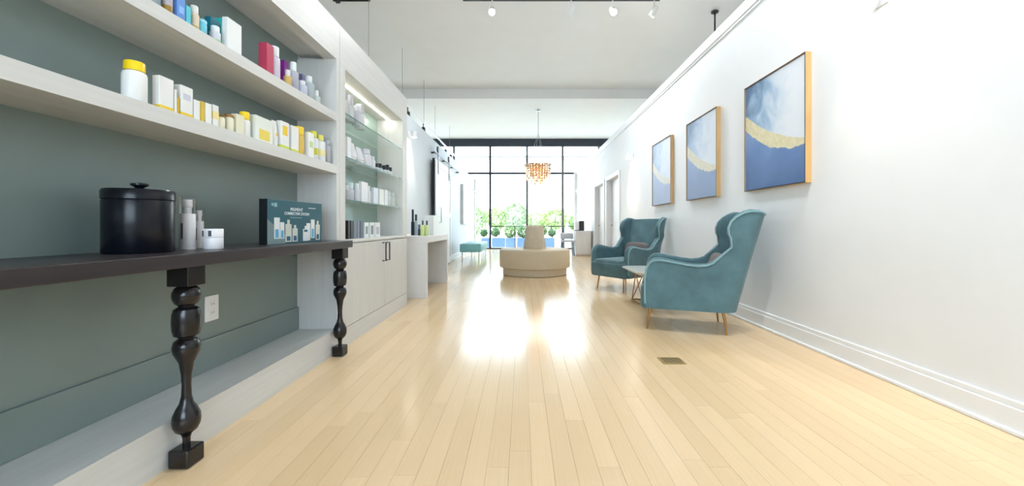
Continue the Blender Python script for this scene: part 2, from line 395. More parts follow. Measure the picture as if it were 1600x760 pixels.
top = [
 ('b', 236, 258, -30, 'grey bottle', dict(body=(150, 168, 178), cap=(190, 195, 200))),
 ('b', 260, 275, -14, 'clear bottle with amber foot', dict(body=(190, 180, 190), cap=CW, capf=.12, band=((160, 125, 50), .02, .4))),
 ('c', 277, 290, -4, 'blue carton', dict(body=(104, 150, 220), panel=((140, 190, 250), .3, .6))),
 ('c', 291, 299, 10, 'turquoise carton', dict(body=(90, 195, 212))),
 ('b', 303, 316, 10, 'cream bottle with amber foot', dict(body=(222, 205, 180), cap=(225, 222, 216), capf=.3, neck=.8, band=((190, 165, 90), .02, .25))),
 ('j', 315, 328, 32, 'light blue jar', dict(body=(120, 205, 228), cap=(150, 215, 235), capf=.2)),
 ('c', 329, 344, 30, 'dark teal carton', dict(body=(10, 110, 128), dx=-.06)),
 ('b', 336, 350, 42, 'white cap bottle with green foot', dict(body=(214, 214, 222), cap=(228, 236, 240), capf=.3, band=((165, 195, 140), .02, .3))),
 ('c', 345, 352, 30, 'bright turquoise carton', dict(body=(40, 190, 190), dx=-.07)),
 ('c', 355, 378, 34, 'large plain white carton', dict(body=(240, 242, 242), d=.025)),
 ('c', 417, 428, 70, 'crimson carton', dict(body=(190, 62, 92), d=.045, band=((120, 24, 56), -.001, -.0005))),
 ('b', 430, 443, 74, 'tall silver bottle', dict(body=(214, 206, 220), cap=(226, 232, 234), capf=.3, neck=.8)),
 ('c', 444, 451, 96, 'purple carton', dict(body=(150, 40, 160), dx=-.075)),
 ('b', 451, 460, 110, 'amber bottle with white cap', dict(body=(214, 180, 110), cap=(226, 226, 222), capf=.35, neck=.6)),
 ('b', 460, 471, 98, 'clear bottle with white pump', dict(body=(180, 182, 196), cap=(222, 228, 230), capf=.3, neck=.6)),
 ('c', 472, 480, 118, 'lavender carton', dict(body=(126, 122, 160), dx=-.10)),
 ('b', 474, 485, 127, 'pale lilac bottle with white cap', dict(body=(196, 200, 216), cap=(226, 228, 232), capf=.25, neck=.6)),
 ('b', 485, 496, 120, 'clear grey bottle with white cap', dict(body=(170, 180, 184), cap=(222, 228, 228), capf=.25, neck=.6)),
 ('b', 496, 504, 142, 'short white-capped bottle', dict(body=(196, 204, 204), cap=(226, 228, 228), capf=.4, neck=.6)),
]
row(top, -1.335, 1.705, 'products on the upper shelf', 'upper wooden shelf')
LIL = (206, 206, 220)
g1 = [('b', 541, 547, 146, 'clear-capped white bottle', dict(body=(226, 228, 232), cap=(205, 208, 216))),
      ('b', 548, 557, 150, 'tall white bottle', dict(body=(226, 228, 232), cap=(215, 215, 224), capf=.35)),
      ('b', 559, 565, 166, 'small lilac bottle', dict(body=LIL, cap=(226, 228, 232))),
      ('b', 566, 574, 164, 'white bottle with clear cap', dict(body=(228, 230, 232), cap=(210, 212, 220), capf=.35))]
row(g1, -1.40, 1.762, 'bottles on the glass shelves', 'top glass shelf')
g2 = [('c', 543, 549, 215, 'tall white carton', dict(body=(230, 232, 236))), ('t', 552, 562, 223, 'white tube', dict(body=(230, 230, 236), cap=CW)),
      ('t', 564, 573, 231, 'white tube', dict(body=(226, 228, 234), cap=CW)), ('b', 575, 583, 234, 'white bottle', dict(body=(224, 224, 232), cap=(216, 216, 226))),
      ('b', 583, 589, 245, 'small white bottle', dict(body=(224, 226, 230), cap=(206, 208, 216))),
      ('b', 590, 594, 256, 'dropper bottle with black cap', dict(body=(200, 206, 214), cap=(20, 22, 26), capf=.5)),
      ('b', 595, 600, 256, 'dropper bottle with black cap', dict(body=(200, 206, 214), cap=(20, 22, 26), capf=.5)),
      ('b', 602, 606, 259, 'dropper bottle with black cap', dict(body=(214, 216, 220), cap=(20, 22, 26), capf=.5)),
      ('b', 607, 610, 258, 'dropper bottle with black cap', dict(body=(214, 216, 220), cap=(20, 22, 26), capf=.5)),
      ('b', 611, 615, 262, 'dropper bottle with black cap', dict(body=(220, 222, 224), cap=(20, 22, 26), capf=.45))]
row(g2, -1.38, 1.433, 'bottles on the glass shelves', 'middle glass shelf')
g3 = [('b', 543, 548, 290, 'grey bottle', dict(body=(176, 182, 192), cap=(206, 212, 220))), ('b', 549, 556, 286, 'white bottle', dict(body=LIL, cap=(206, 220, 222), capf=.35)),
      ('b', 559, 564, 287, 'slim white bottle', dict(body=(214, 218, 226), cap=(222, 232, 234))), ('c', 565, 575, 285, 'white carton', dict(body=(230, 230, 236))),
      ('b', 576, 582, 291, 'white bottle', dict(body=(228, 230, 232), cap=(226, 230, 232))), ('c', 584, 591, 294, 'pale blue carton', dict(body=(214, 222, 236))),
      ('c', 593, 600, 296, 'cream carton', dict(body=(226, 228, 224))), ('c', 601, 606, 297, 'white carton', dict(body=(220, 222, 224))),
      ('b', 608, 613, 299, 'slim bottle', dict(body=(208, 218, 222), cap=(214, 222, 224))), ('b', 615, 620, 302, 'pale green bottle', dict(body=(214, 224, 220), cap=(220, 226, 222)))]
row(g3, -1.375, 1.108, 'bottles on the glass shelves', 'bottom glass shelf')
g4 = [('c', 544, 547, 345, 'black carton', dict(body=(18, 19, 22))), ('c', 548, 552, 345, 'black carton', dict(body=(26, 30, 34))),
      ('c', 553, 558, 346, 'slate carton', dict(body=(112, 122, 138))), ('c', 559, 562, 346, 'slate carton', dict(body=(126, 136, 150))), ('c', 563, 568, 346, 'navy carton', dict(body=(84, 96, 116))),
      ('c', 570, 576, 348, 'white carton with grey label', dict(body=(226, 230, 230), panel=((120, 140, 138), .25, .75))),
      ('c', 578, 585, 348, 'white carton with grey label', dict(body=(226, 230, 230), panel=((120, 130, 130), .2, .8))),
      ('c', 586, 594, 348, 'white carton with lilac label', dict(body=(230, 230, 232), panel=((176, 174, 186), .2, .7)))]
row(g4, -1.36, .80, 'cartons on the cabinet counter', 'cabinet counter')
# -- on the console table
ZTAB = .8026
cn = thing('black_canister', 'large glossy black lidded canister on the console table', 'canister', (-1.425, 1.43, ZTAB))
KB = mat('black_gloss_navy', (12, 16, 24), .25, spec=.3)
obj('body', lathe([(.097, 0), (.1, .004), (.1, .19), (.098, .195)], 40), KB, cn, smooth=True)
obj('lid', lathe([(.1015, .196), (.1015, .225), (.097, .232), (.03, .236)], 40), KB, cn, smooth=True)
obj('knob', lathe([(.02, .236), (.012, .242), (.026, .25), (.026, .256), (.01, .26)], 20), KB, cn, smooth=True)
PEARL = mat('pearl_white', (240, 238, 240), .3, var=.01)
def serum(label, px, Y, r, h, z=ZTAB):
    t = thing('serum_bottle', label, 'bottle', ((px-VX)/F*Y, Y, z))
    obj('body', lathe([(r*.95, 0), (r, .003), (r, h*.66), (r*.97, h*.68)], 24), PEARL, t, smooth=True)
    obj('pump', lathe([(r*.5, h*.68), (r*.5, h*.8), (r*.62, h*.81), (r*.62, h*.95)], 18), PEARL, t, smooth=True)
    obj('clear_cap', lathe([(r, h*.682), (r, h*.99), (r*.96, h)], 24), CLEAR, t, smooth=True)
    b = BM()
    for k in range(3): box(b, r*.5, r*.9, -.001, .001, 0, 0.001)
    b.free()
    obj('print_mark', bx(-.004, .004, -r-.0006, -r+.002, h*.2, h*.5), mat('print_grey', (90, 86, 84), .5), t)
    return t
serum('tall pearl white pump bottle with clear cap beside the black canister', 293, 1.63, .0275, .222)
serum('shorter pearl white pump bottle behind the tall one on the console table', 311, 1.73, .017, .178)
jr = thing('cream_jar', 'squat pearl white jar with dark marks on the console table', 'jar', ((333-VX)/F*1.66, 1.66, ZTAB))
obj('body', lathe([(.033, 0), (.036, .004), (.036, .048), (.035, .05)], 28), PEARL, jr, smooth=True)
obj('lid', lathe([(.0365, .051), (.0365, .084), (.034, .087)], 28), PEARL, jr, smooth=True)
mk = BM()
for a in (-2.1, -1.2):
    c = Vector((math.cos(a)*.0365, math.sin(a)*.0365, 0)); t = Vector((-math.sin(a), math.cos(a), 0))
    n = c.normalized()
    q = [bmesh.ops.create_cube(mk, size=1)]
    for v in q[0]['verts']:
        v.co = c+t*(v.co.x*.011)+n*(v.co.y*.0014)+Vector((0, 0, .067+v.co.z*.024))
obj('printed_mark', mk, BLACK, jr)

# boxed kit
kit = thing('skincare_kit_box', 'dark teal boxed skincare kit with bottle artwork on the console table', 'box', (-1.315, 2.245, ZTAB), -math.radians(5))
KT = mat('kit_teal', (42, 92, 104), .35, var=.05, scale=3)
kb = obj('carton', bx(-.045, 0, -.235, .235, 0, .243, .001, 1), KT, kit)
obj('dark_side', bx(-.0452, .0002, -.2356, -.2345, 0, .243), mat('kit_dark', (14, 24, 28), .4), kit)
TP = mat('print_white', (232, 238, 240), .5); TP2 = mat('print_pale', (130, 175, 180), .5)
rt = (PI/2, 0, PI/2)
text(kit, 'PIGMENT', .026, TP, (.0006, -.005, .186), rt)
text(kit, 'CORRECTIVE SYSTEM', .0225, TP, (.0006, .0, .163), rt)
b = bx(.0002, .0008, -.06, .04, .146, .150); obj('printed_line', b, TP2, kit)
b = bx(.0002, .0008, .10, .17, .207, .2105); obj('printed_line', b, TP, kit)
b = BM(); box(b, .0002, .0008, -.205, -.19, .208, .222); box(b, .0002, .0008, -.186, -.164, .203, .224); obj('printed_mark', b, TP2, kit)
b = BM(); v = [b.verts.new(p) for p in ((.0005, -.235, .002), (.0005, -.10, .002), (.0005, -.10, .05), (.0005, -.235, .135))]; b.faces.new(v)
obj('printed_swoosh', b, mat('kit_grey', (120, 140, 142), .4), kit)
AB = mat('art_blue', (92, 168, 208), .4); AW = mat('art_white', (222, 226, 226), .4); AC = mat('art_cream', (206, 208, 196), .4); AD = mat('art_deep', (40, 96, 128), .4)
def art(y, wd, h, z0, shape, m, cap=None):
    b = BM(); x = .0009
    box(b, x-.0006, x, y-wd/2, y+wd/2, z0, z0+h*(.8 if shape == 'b' else 1))
    o = obj('printed_bottle', b, m, kit)
    if shape == 'b': obj('printed_neck', bx(x-.0006, x, y-wd*.2, y+wd*.2, z0+h*.8, z0+h), m, o)
    if cap: obj('printed_label', bx(x-.0001, x+.0004, y-wd*.3, y+wd*.3, z0+h*cap[0], z0+h*cap[1]), cap[2], o)
art(-.165, .042, .115, .03, 'r', AW, (.05, .45, AB)); art(-.125, .032, .09, .03, 'r', AW, (.05, .5, AB))
art(-.075, .05, .125, .01, 'b', AC, (.05, .25, AD)); art(-.02, .044, .095, .01, 'b', AC, (.05, .35, AD))
art(.075, .05, .09, .01, 'b', AW, (.6, .75, AD)); art(.10, .036, .105, .012, 'r', AW); art(.142, .036, .115, .025, 'r', AW, (.05, .5, AB))
art(.192, .042, .12, .012, 'b', AC, (.05, .3, AD))

# ------------------------------------------------------------------ white desk and what stands on it
dk = thing('waterfall_desk', 'white waterfall desk with thick end panels beyond the display cabinet', 'desk', (-1.54, 5.5, 0))
DW = mat('desk_white', (228, 226, 222), .4, var=.01)
P('top', bx(XL+.01, -1.20, 4.82, 6.2, .69, .775), DW, dk, bevel=.003)
P('end_panel', bx(XL+.01, -1.20, 4.82, 4.88, 0, .69), DW, dk, bevel=.003)
P('end_panel', bx(XL+.01, -1.20, 6.14, 6.2, 0, .69), DW, dk, bevel=.003)
def at(px, Y): return (px-VX)/F*Y
def deskb(label, px, Y, r, h, body, cap, **k): bottle('desk_bottle', label, 'bottles on the white desk', at(px, Y), Y, .7756, r, h, body, cap, **k)
deskb('tall black bottle on the white desk, nearest the cabinet', 645, 5.35, .024, .36, (24, 34, 44), (24, 34, 44), capf=.45, neck=.6)
deskb('clear silver bottle with dark cap on the white desk', 650, 5.3, .022, .29, (170, 186, 196), (40, 52, 64), capf=.3, neck=.7)
deskb('short dark bottle on the white desk', 655, 5.2, .018, .15, (60, 72, 86), (110, 116, 140), capf=.4)
deskb('yellow-green soap bottle with dark cap, left of two on the white desk', 660.5, 5.05, .027, .2, (216, 232, 150), (44, 48, 52), capf=.28, neck=.4)
deskb('yellow-green soap bottle with dark cap, right of two on the white desk', 667, 5.08, .027, .2, (222, 236, 176), (44, 48, 52), capf=.28, neck=.4)
wbx = thing('white_organizer', 'plain white upright organizer box on the white desk behind soap bottles', 'box', (-1.35, 5.66, .7756))
obj('body', bx(-.065, .065, -.1, .1, 0, .285, .004), WHITE, wbx); obj('front_drawer', bx(-.055, .055, -.104, -.1, .02, .12, .002), WHITE, wbx)

# ------------------------------------------------------------------ barn door on the left wall
bd = thing('barn_door', 'white sliding barn door hung on black rail on the left wall', 'door', (XL+.09, 8.7, 0))
P('leaf', bx(XL+.05, XL+.095, 7.86, 9.6, .02, 2.30), TRIM, bd)
P('dark_edge', bx(XL+.045, XL+.1, 7.83, 7.86, .02, 2.30), BLACK, bd)
for y0, y1 in ((7.9, 8.0), (9.48, 9.58)): P('stile', bx(XL+.095, XL+.108, y0, y1, .04, 2.28), TRIM, bd)
for z in (.04, 1.1, 2.16): P('crosspiece', bx(XL+.095, XL+.108, 8.0, 9.48, z, z+.12), TRIM, bd)
P('pull_handle', tube([(XL+.108, 8.2, .98), (XL+.15, 8.2, .98), (XL+.15, 8.2, 1.3), (XL+.108, 8.2, 1.3)], .012, 8), CHROME, bd)
for y in (8.1, 9.3):
    h = P('hanger_strap', bx(XL+.108, XL+.118, y-.03, y+.03, 2.0, 2.5), BLACK, bd)
    g = lathe([(.065, -.012), (.07, -.008), (.07, .008), (.065, .012)], 20); bmesh.ops.rotate(g, verts=g.verts, matrix=Matrix.Rotation(PI/2, 3, 'Y')); bmesh.ops.translate(g, verts=g.verts, vec=(XL+.10, y, 2.52))
    obj('roller', g, BLACK, h, smooth=True, world=True)
rl = thing('sliding_door_rail', 'black steel rail carrying the white barn door', 'rail', (XL+.08, 9.4, 2.44))
P('rail', bx(XL+.07, XL+.085, 7.85, 10.95, 2.42, 2.445), BLACK, rl)
for y in (7.95, 9.0, 10.0, 10.9): P('standoff', bx(XL+.001, XL+.07, y-.015, y+.015, 2.415, 2.445), BLACK, rl)

# picture seen edge-on on left wall
pl = thing('canvas_picture', 'pale canvas seen edge-on on the left wall above the teal bench', 'picture', (XL, 12.3, 1.6))
P('stretcher_edge', bx(XL+.002, XL+.075, 11.75, 12.85, .98, 2.2), mat('canvas_edge', (226, 227, 230), .7), pl)
P('canvas', bx(XL+.075, XL+.078, 11.75, 12.85, .98, 2.2), mat('canvas_pale', (228, 230, 234), .7, var=.05, scale=3), pl)

# teal bench
tb = thing('teal_bench', 'teal upholstered bench on thin metal legs along left wall', 'bench', (-1.3, 10.55, 0))
obj('seat', bx(-.27, .27, -.95, .95, .25, .46, .03, 3), TEALV, tb, smooth=True)
for x in (-.21, .21):
    for y in (-.9, .9): obj('leg', tube([(x, y, 0), (x, y, .255)], .012, 8), CHROME, tb)

# ------------------------------------------------------------------ round ottoman
om = thing('round_ottoman', 'round taupe settee with drum seat and tapered central backrest', 'ottoman', (.238, 7.31, 0))
obj('plinth', lathe([(.59, 0), (.603, .01), (.603, .135)], 64), TAUPE, om, smooth=True)
obj('seat', lathe([(.64, .135), (.66, .145), (.667, .17), (.667, .44), (.66, .462), (.635, .475), (.5, .482), (.1, .485)], 72), TAUPE, om, smooth=True)
sm = BM()
for k in range(8):
    a = k*PI/4+.2; tube([(.22*math.cos(a), .22*math.sin(a), .485), (.5*math.cos(a), .5*math.sin(a), .4825), (.634*math.cos(a), .634*math.sin(a), .476)], .003, 5, bm=sm)
obj('seam', sm, TAUPE, om)
bk = obj('backrest', lathe([(.212, .482), (.214, .5), (.20, .6), (.178, .8), (.168, .885), (.158, .908), (.13, .918), (.04, .92)], 48), TAUPE2, om, smooth=True)
for a, z in ((-1.9, .82), (-1.3, .75), (-1.6, .66)):
    r = .2-(z-.6)*.115
    g = lathe([(.012, -.003), (.012, .004), (.005, .007)], 12); bmesh.ops.rotate(g, verts=g.verts, matrix=Matrix.Rotation(PI/2, 3, 'Y')); bmesh.ops.rotate(g, verts=g.verts, matrix=Matrix.Rotation(a, 3, 'Z'))
    bmesh.ops.translate(g, verts=g.verts, vec=(r*math.cos(a), r*math.sin(a), z)); obj('button', g, TAUPE, bk, smooth=True)

# ------------------------------------------------------------------ wing chairs
def ss(x): x = max(0, min(1, x)); return x*x*(3-2*x)
def interp(tab, u):
    if u >= tab[0][0]: return tab[0][1]
    for (a, za), (b, zb) in zip(tab, tab[1:]):
        if u >= b: return za+(zb-za)*ss((a-u)/(a-b)) if abs(zb-za) > .05 else za+(zb-za)*(a-u)/(a-b)
    return tab[-1][1]
HT = [(.325, .50), (.318, .56), (.30, .60), (.27, .625), (.23, .636), (.18, .633), (.10, .615), (0, .597), (-.09, .588), (-.15, .595), (-.185, .615), (-.21, .66), (-.222, .74), (-.228, .83), (-.236, .90), (-.25, .972), (-.275, 1.018), (-.31, 1.036), (-.35, 1.03), (-.39, 1.004)]
def chair(label, loc, rz):
    t = thing('wing_chair', label, 'armchair', loc, rz, 'teal velvet wing chairs')
    W = .335; RC = .13; UB = -.39; TH = .075
    path = []                                             # (u0, v, normal(u,v))
    us = [.325, .32, .31, .295, .27, .24, .2, .15, .1, .05, 0, -.05, -.09, -.12, -.15, -.17, -.185, -.197, -.207, -.214, -.219, -.223, -.227, -.231, -.237, -.245]
    side = [(u, -W, 0, -1) for u in us]
    arc = [(UB+RC-RC*math.sin(a), -W+RC-RC*math.cos(a), -math.sin(a), -math.cos(a)) for a in [PI/2*i/8 for i in range(9)]]
    path = side+arc+[(UB, v, -1, 0) for v in (-.12, -.05)]
    path = path+[(u, -v, nu, -nv) for u, v, nu, nv in reversed(path)]
    bm = BM(); rings = []; welt = []
    for u0, v, nu, nv in path:
        h = interp(HT, u0) if nv != 0 or True else 1.038
        dome = .012*(1-(v/W)**2) if u0 < -.3 else 0
        h += dome
        ln = -.25*ss((-.12-u0)/.27)
        def pt(off, z):
            k = ln*(z-.2)
            fl_ = .02*ss((z-.6)/.4)                     # slight outward flare of wings
            sgn = -1 if v < 0 else 1
            k += -.075*math.exp(-((z-.755)/.075)**2)*ss((-.185-u0)/.03)*ss((u0+.36)/.08)
            return (u0+nu*-off+k, v-nv*off+(sgn*fl_ if abs(v) > .1 else sgn*fl_*abs(v)/.1), z)
        cs = []
        th = TH*(.75+.25*ss((u0-.0)/.3)) if u0 > -.2 else TH*.75
        for z in (.20, .3, .42, .52): cs.append(pt(0, min(z, h-.05)))
        for f in (.25, .5, .75): cs.append(pt(0, .52+(h-th*.5-.52)*f) if h-th*.5 > .53 else pt(0, h-.05+.005*f))
        for a in [PI*i/8 for i in range(9)]: cs.append(pt(th/2-th/2*math.cos(a), h-th*.42+th*.42*math.sin(a)))
        for f in (.75, .5, .25): cs.append(pt(th, .52+(h-th*.5-.52)*f) if h-th*.5 > .53 else pt(th, h-.05+.005*f))
        for z in (.52, .42, .3, .20): cs.append(pt(th, min(z, h-.05)))
        rings.append([bm.verts.new(p) for p in cs]); welt.append(pt(-.002, h-th*.30))
    n = len(rings[0])
    for a, b in zip(rings, rings[1:]):
        for i in range(n): bm.faces.new((a[i], a[(i+1) % n], b[(i+1) % n], b[i]))
    bm.faces.new(rings[0][::-1]); bm.faces.new(rings[-1])
    sh = obj('shell', bm, VELVET, t, smooth=True)
    wl = [(.328, -W-.002, .24)]+[(.33, -W-.002, z) for z in (.35, .45)]+welt+[(.33, W+.002, z) for z in (.45, .35)]+[(.328, W+.002, .24)]
    obj('piping', tube(wl, .008, 6), VELVETD, sh, smooth=True)
    # padded inner back
    bm = BM(); nz, nv_ = 12, 14; g = []
    for i in range(nz+1):
        z = .40+(1.01-.40)*i/nz; r = []
        for j in range(nv_+1):
            v = -.255+.51*j/nv_; k = ss(1-abs(v)/.255)
            u = -.345-.25*(z-.2)+.055+.03*k*math.sin(PI*min(1, i/nz+.12))
            r.append(bm.verts.new((u, v, z)))
        g.append(r)
    for a, b in zip(g, g[1:]):
        for i in range(nv_): bm.faces.new((a[i], a[i+1], b[i+1], b[i]))
    ge = bmesh.ops.extrude_face_region(bm, geom=list(bm.faces)); bmesh.ops.translate(bm, verts=[e for e in ge['geom'] if isinstance(e, bmesh.types.BMVert)], vec=(-.075, 0, 0))
    obj('backrest', bm, VELVET, t, smooth=True)
    obj('seat_base', bx(-.36, .318, -.268, .268, .19, .315, .012, 2), VELVET, t, smooth=True)
    obj('front_rail', bx(.285, .366, -.322, .322, .19, .40, .036, 4), VELVET, t, smooth=True)
    obj('seat_cushion', bx(-.33, .355, -.262, .262, .30, .435, .035, 4), VELVET, t, smooth=True)
    # lumbar cushion
    bm = BM(); bmesh.ops.create_uvsphere(bm, u_segments=24, v_segments=14, radius=1)
    for v in bm.verts:
        x, y, z = v.co; sq = lambda q: math.copysign(abs(q)**.55, q)
        v.co = (x*.055, sq(y)*.215, sq(z)*.115)
    bmesh.ops.rotate(bm, verts=bm.verts, matrix=Matrix.Rotation(-.28, 3, 'Y')); bmesh.ops.translate(bm, verts=bm.verts, vec=(-.265, 0, .552))
    cu.append((t, bm))
    for u, v in ((.312, -.24), (.312, .24), (-.316, -.24), (-.316, .24)):
        s = 1 if u > 0 else -1
        l = tube([(u-.03*s, v*.93, .2), (u-.012*s, v*.97, .1), (u, v, 0)], .0135, 10, r2=.0075)
        obj('leg', l, BRASS, t, smooth=True)
    return t
cu = []
chair('teal velvet wing chair nearest the camera, side on, below the largest painting', (1.471, 3.50, 0), math.atan2(.328, -.945))
chair('teal velvet wing chair further back, turned to the room beside the small table', (1.483, 5.565, 0), math.atan2(-.577, -.816))
for (t, bm), lab in zip(cu, ('grey-brown lumbar cushion on the nearer teal chair', 'grey-brown lumbar cushion on the further teal chair')):
    o = obj('lumbar_cushion', bm, CUSH, None, smooth=True)
    o.location = t.location; o.rotation_euler = t.rotation_euler; tag(o, lab, 'cushion', 'lumbar cushions on the wing chairs')

# ------------------------------------------------------------------ side table
st = thing('side_table', 'low table with pale top and crossed brass wire legs between the chairs', 'table', (1.52, 4.5, 0))
bm = BM()
def octa(sx, sy, c, z): return [bm.verts.new((x*sx, y*sy, z)) for x, y in ((-1, -1+c), (-1+c, -1), (1-c, -1), (1, -1+c), (1, 1-c), (1-c, 1), (-1+c, 1), (-1, 1-c))]
rs = [octa(.20, .28, .3, .345), octa(.275, .375, .26, .385), octa(.28, .38, .26, .40), octa(.26, .36, .26, .402)]
for a, b in zip(rs, rs[1:]):
    for i in range(8): bm.faces.new((a[i], a[(i+1) % 8], b[(i+1) % 8], b[i]))
bm.faces.new(rs[0][::-1]); bm.faces.new(rs[-1]); obj('tabletop', bm, MARBLE, st)
lo = [(-.17, -.22), (.17, -.22), (.17, .22), (-.17, .22)]; hi = [(-.19, 0), (0, -.26), (.19, 0), (0, .26)]
for i in range(4):
    a = lo[i]
    obj('leg', tube([(a[0], a[1], .006), (hi[i][0], hi[i][1], .35)], .006, 8), BRASS, st)
    obj('leg', tube([(a[0], a[1], .006), (hi[(i+1) % 4][0], hi[(i+1) % 4][1], .35)], .006, 8), BRASS, st)
    b_ = lo[(i+1) % 4]
    obj('base_rod', tube([(a[0], a[1], .0065), (b_[0], b_[1], .0065)], .006, 8), BRASS, st)

# ------------------------------------------------------------------ paintings on the right wall
def paint_mat(name, seed, pale):
    m = bpy.data.materials.new(name); m.use_nodes = True; nt = m.node_tree; N = nt.nodes; L = nt.links; b = N['Principled BSDF']
    b.inputs['Roughness'].default_value = .55
    tc = N.new('ShaderNodeTexCoord'); sp = N.new('ShaderNodeSeparateXYZ'); L.new(tc.outputs['Object'], sp.inputs[0])
    def M_(op, a, b_, cl=False):
        n = N.new('ShaderNodeMath'); n.operation = op; n.use_clamp = cl
        for i, q in enumerate((a, b_)):
            if isinstance(q, (int, float)): n.inputs[i].default_value = q
            else: L.new(q, n.inputs[i])
        return n.outputs[0]
    def noise(sc, det=4, dis=0):
        mp = N.new('ShaderNodeMapping'); mp.inputs['Location'].default_value = (seed, seed*2, seed); L.new(tc.outputs['Object'], mp.inputs[0])
        n = N.new('ShaderNodeTexNoise'); n.inputs['Scale'].default_value = sc; n.inputs['Detail'].default_value = det; n.inputs['Distortion'].default_value = dis
        L.new(mp.outputs[0], n.inputs['Vector']); return n.outputs['Fac']
    def ramp(f, st):
        r = N.new('ShaderNodeValToRGB'); e = r.color_ramp.elements
        while len(e) < len(st): e.new(.5)
        for q, (p, c) in zip(e, st): q.position = p; q.color = (*lin(c), 1)
        L.new(f, r.inputs[0]); return r.outputs[0]
    def mix(f, a, b_):
        n = N.new('ShaderNodeMixRGB'); L.new(f, n.inputs[0]); L.new(a, n.inputs[1]); L.new(b_, n.inputs[2]); return n.outputs[0]
    # local: y from -.37 (near end, right in view) to .37 (far end, left in view); z -.47...47
    y, z = sp.outputs['Y'], sp.outputs['Z']
    wob = M_('MULTIPLY', M_('SUBTRACT', noise(14, 6), .5), .06)
    quad = lambda a, b_, c_: M_('ADD', M_('ADD', M_('MULTIPLY', M_('MULTIPLY', y, y), a), M_('MULTIPLY', y, b_)), c_)
    zw = M_('ADD', z, wob)
    lowd = M_('SUBTRACT', zw, quad(.613, .368, -.142))                           # >0 above the crescent's lower edge
    upd = M_('SUBTRACT', M_('ADD', z, M_('MULTIPLY', wob, .4)), quad(.372, .484, -.017))
    up_f = M_('ADD', M_('ADD', M_('MULTIPLY', y, -1.25), M_('MULTIPLY', z, -.1)), M_('ADD', M_('MULTIPLY', noise(4.5, 5, .6), .9), .12), True)
    sky = ramp(up_f, [(.12, (84, 116, 156)), (.36, (150, 180, 210)), (.55, (206, 220, 234)), (.8, (228, 233, 240))])
    lo_f = M_('ADD', M_('MULTIPLY', z, 1.1), M_('ADD', M_('MULTIPLY', noise(5, 6), .45), .45), True)
    sea = ramp(lo_f, [(.1, (72, 104, 154)), (.45, (98, 130, 182)), (.75, (126, 156, 202))])
    gold = ramp(noise(22, 5), [(.3, (216, 204, 160)), (.6, (228, 219, 184))])
    c = mix(M_('GREATER_THAN', lowd, 0), sea, gold)
    c = mix(M_('GREATER_THAN', upd, 0), c, sky)
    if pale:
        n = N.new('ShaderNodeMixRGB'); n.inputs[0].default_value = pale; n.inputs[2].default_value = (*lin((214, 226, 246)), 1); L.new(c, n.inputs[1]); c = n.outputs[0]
    L.new(c, b.inputs['Base Color']); return m
GOLDW = mat('gold_wood_frame', (206, 166, 108), .4, var=.05, scale=6, stretch=(6, 6, .6))
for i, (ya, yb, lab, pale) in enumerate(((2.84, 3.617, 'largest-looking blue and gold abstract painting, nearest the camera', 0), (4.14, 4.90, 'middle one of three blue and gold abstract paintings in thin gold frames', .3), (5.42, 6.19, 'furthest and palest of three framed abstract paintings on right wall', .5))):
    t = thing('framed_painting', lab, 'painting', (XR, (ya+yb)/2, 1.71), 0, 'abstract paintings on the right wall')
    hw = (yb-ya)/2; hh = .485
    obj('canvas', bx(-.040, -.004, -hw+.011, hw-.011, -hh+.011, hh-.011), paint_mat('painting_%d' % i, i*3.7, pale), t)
    obj('backing', bx(-.012, -.001, -hw+.004, hw-.004, -hh+.004, hh-.004), BLACK, t)
    for y0, y1, z0, z1 in ((-hw, -hw+.006, -hh, hh), (hw-.006, hw, -hh, hh), (-hw+.006, hw-.006, hh-.006, hh), (-hw+.006, hw-.006, -hh, -hh+.006)):
        f_ = obj('frame_bar', bx(-.046, -.001, y0, y1, z0, z1), GOLDW, t)
        obj('shaded_lip', bx(-.048, -.046, y0, y1, z0, z1), mat('frame_lip_shade', (46, 46, 52), .5), f_)  # shade on the gold frame's front lip, put in as a dark colour

# ------------------------------------------------------------------ lamps
WARM = mat('lamp_glow', (255, 244, 220), .5, emit=(255, 240, 214), es=28)
def spot(root, loc, rot, power, size, blend=.6, colr=(1, .93, .82), rad=.03):
    l = bpy.data.lights.new('lamp_beam', 'SPOT'); l.energy = power; l.spot_size = size; l.spot_blend = blend; l.color = colr; l.shadow_soft_size = rad
    o = bpy.data.objects.new('lamp_beam', l); COL.objects.link(o); o.parent = root; o.location = loc; o.rotation_euler = rot
def sconce(label, x, s, y, z, power=14):
    t = thing('wall_sconce', label, 'sconce', (x, y, z), 0, 'wall sconces')
    k = -s
    obj('backplate', bx(min(0, k*.012), max(0, k*.012), -.04, .04, -.05, .05, .004), WHITE, t)
    obj('arm', tube([(k*.012, 0, .0), (k*.08, 0, 0)], .009, 8), WHITE, t)
    sh = lathe([(.020, .06), (.04, .05), (.046, -.05), (.043, -.05), (.037, .04), (.02, .045)], 20, c=(k*.09, 0, 0))
    obj('shade', sh, WHITE, t, smooth=True)
    obj('bulb', lathe([(.012, .03), (.028, .0), (.028, -.025), (.012, -.04)], 14, c=(k*.09, 0, 0)), WARM, t, smooth=True)
    spot(t, (k*.09, 0, -.055), (0, s*-.25, 0), power, 1.5, .9, (1, .86, .66))
sconce('white wall sconce above the nearest end of right wall', XR, 1, 2.28, 2.26, 14)
sconce('lit white wall sconce on right wall between doors and furthest painting', XR, 1, 7.42, 2.25, 42)
sconce('small white sconce at the window end of right wall', XR, 1, 14.4, 2.25)
sconce('lit wall sconce on the left wall just past the display cabinet', XL, -1, 6.35, 2.42, 26)
sconce('small sconce at the window end of left wall', XL, -1, 14.5, 2.28)

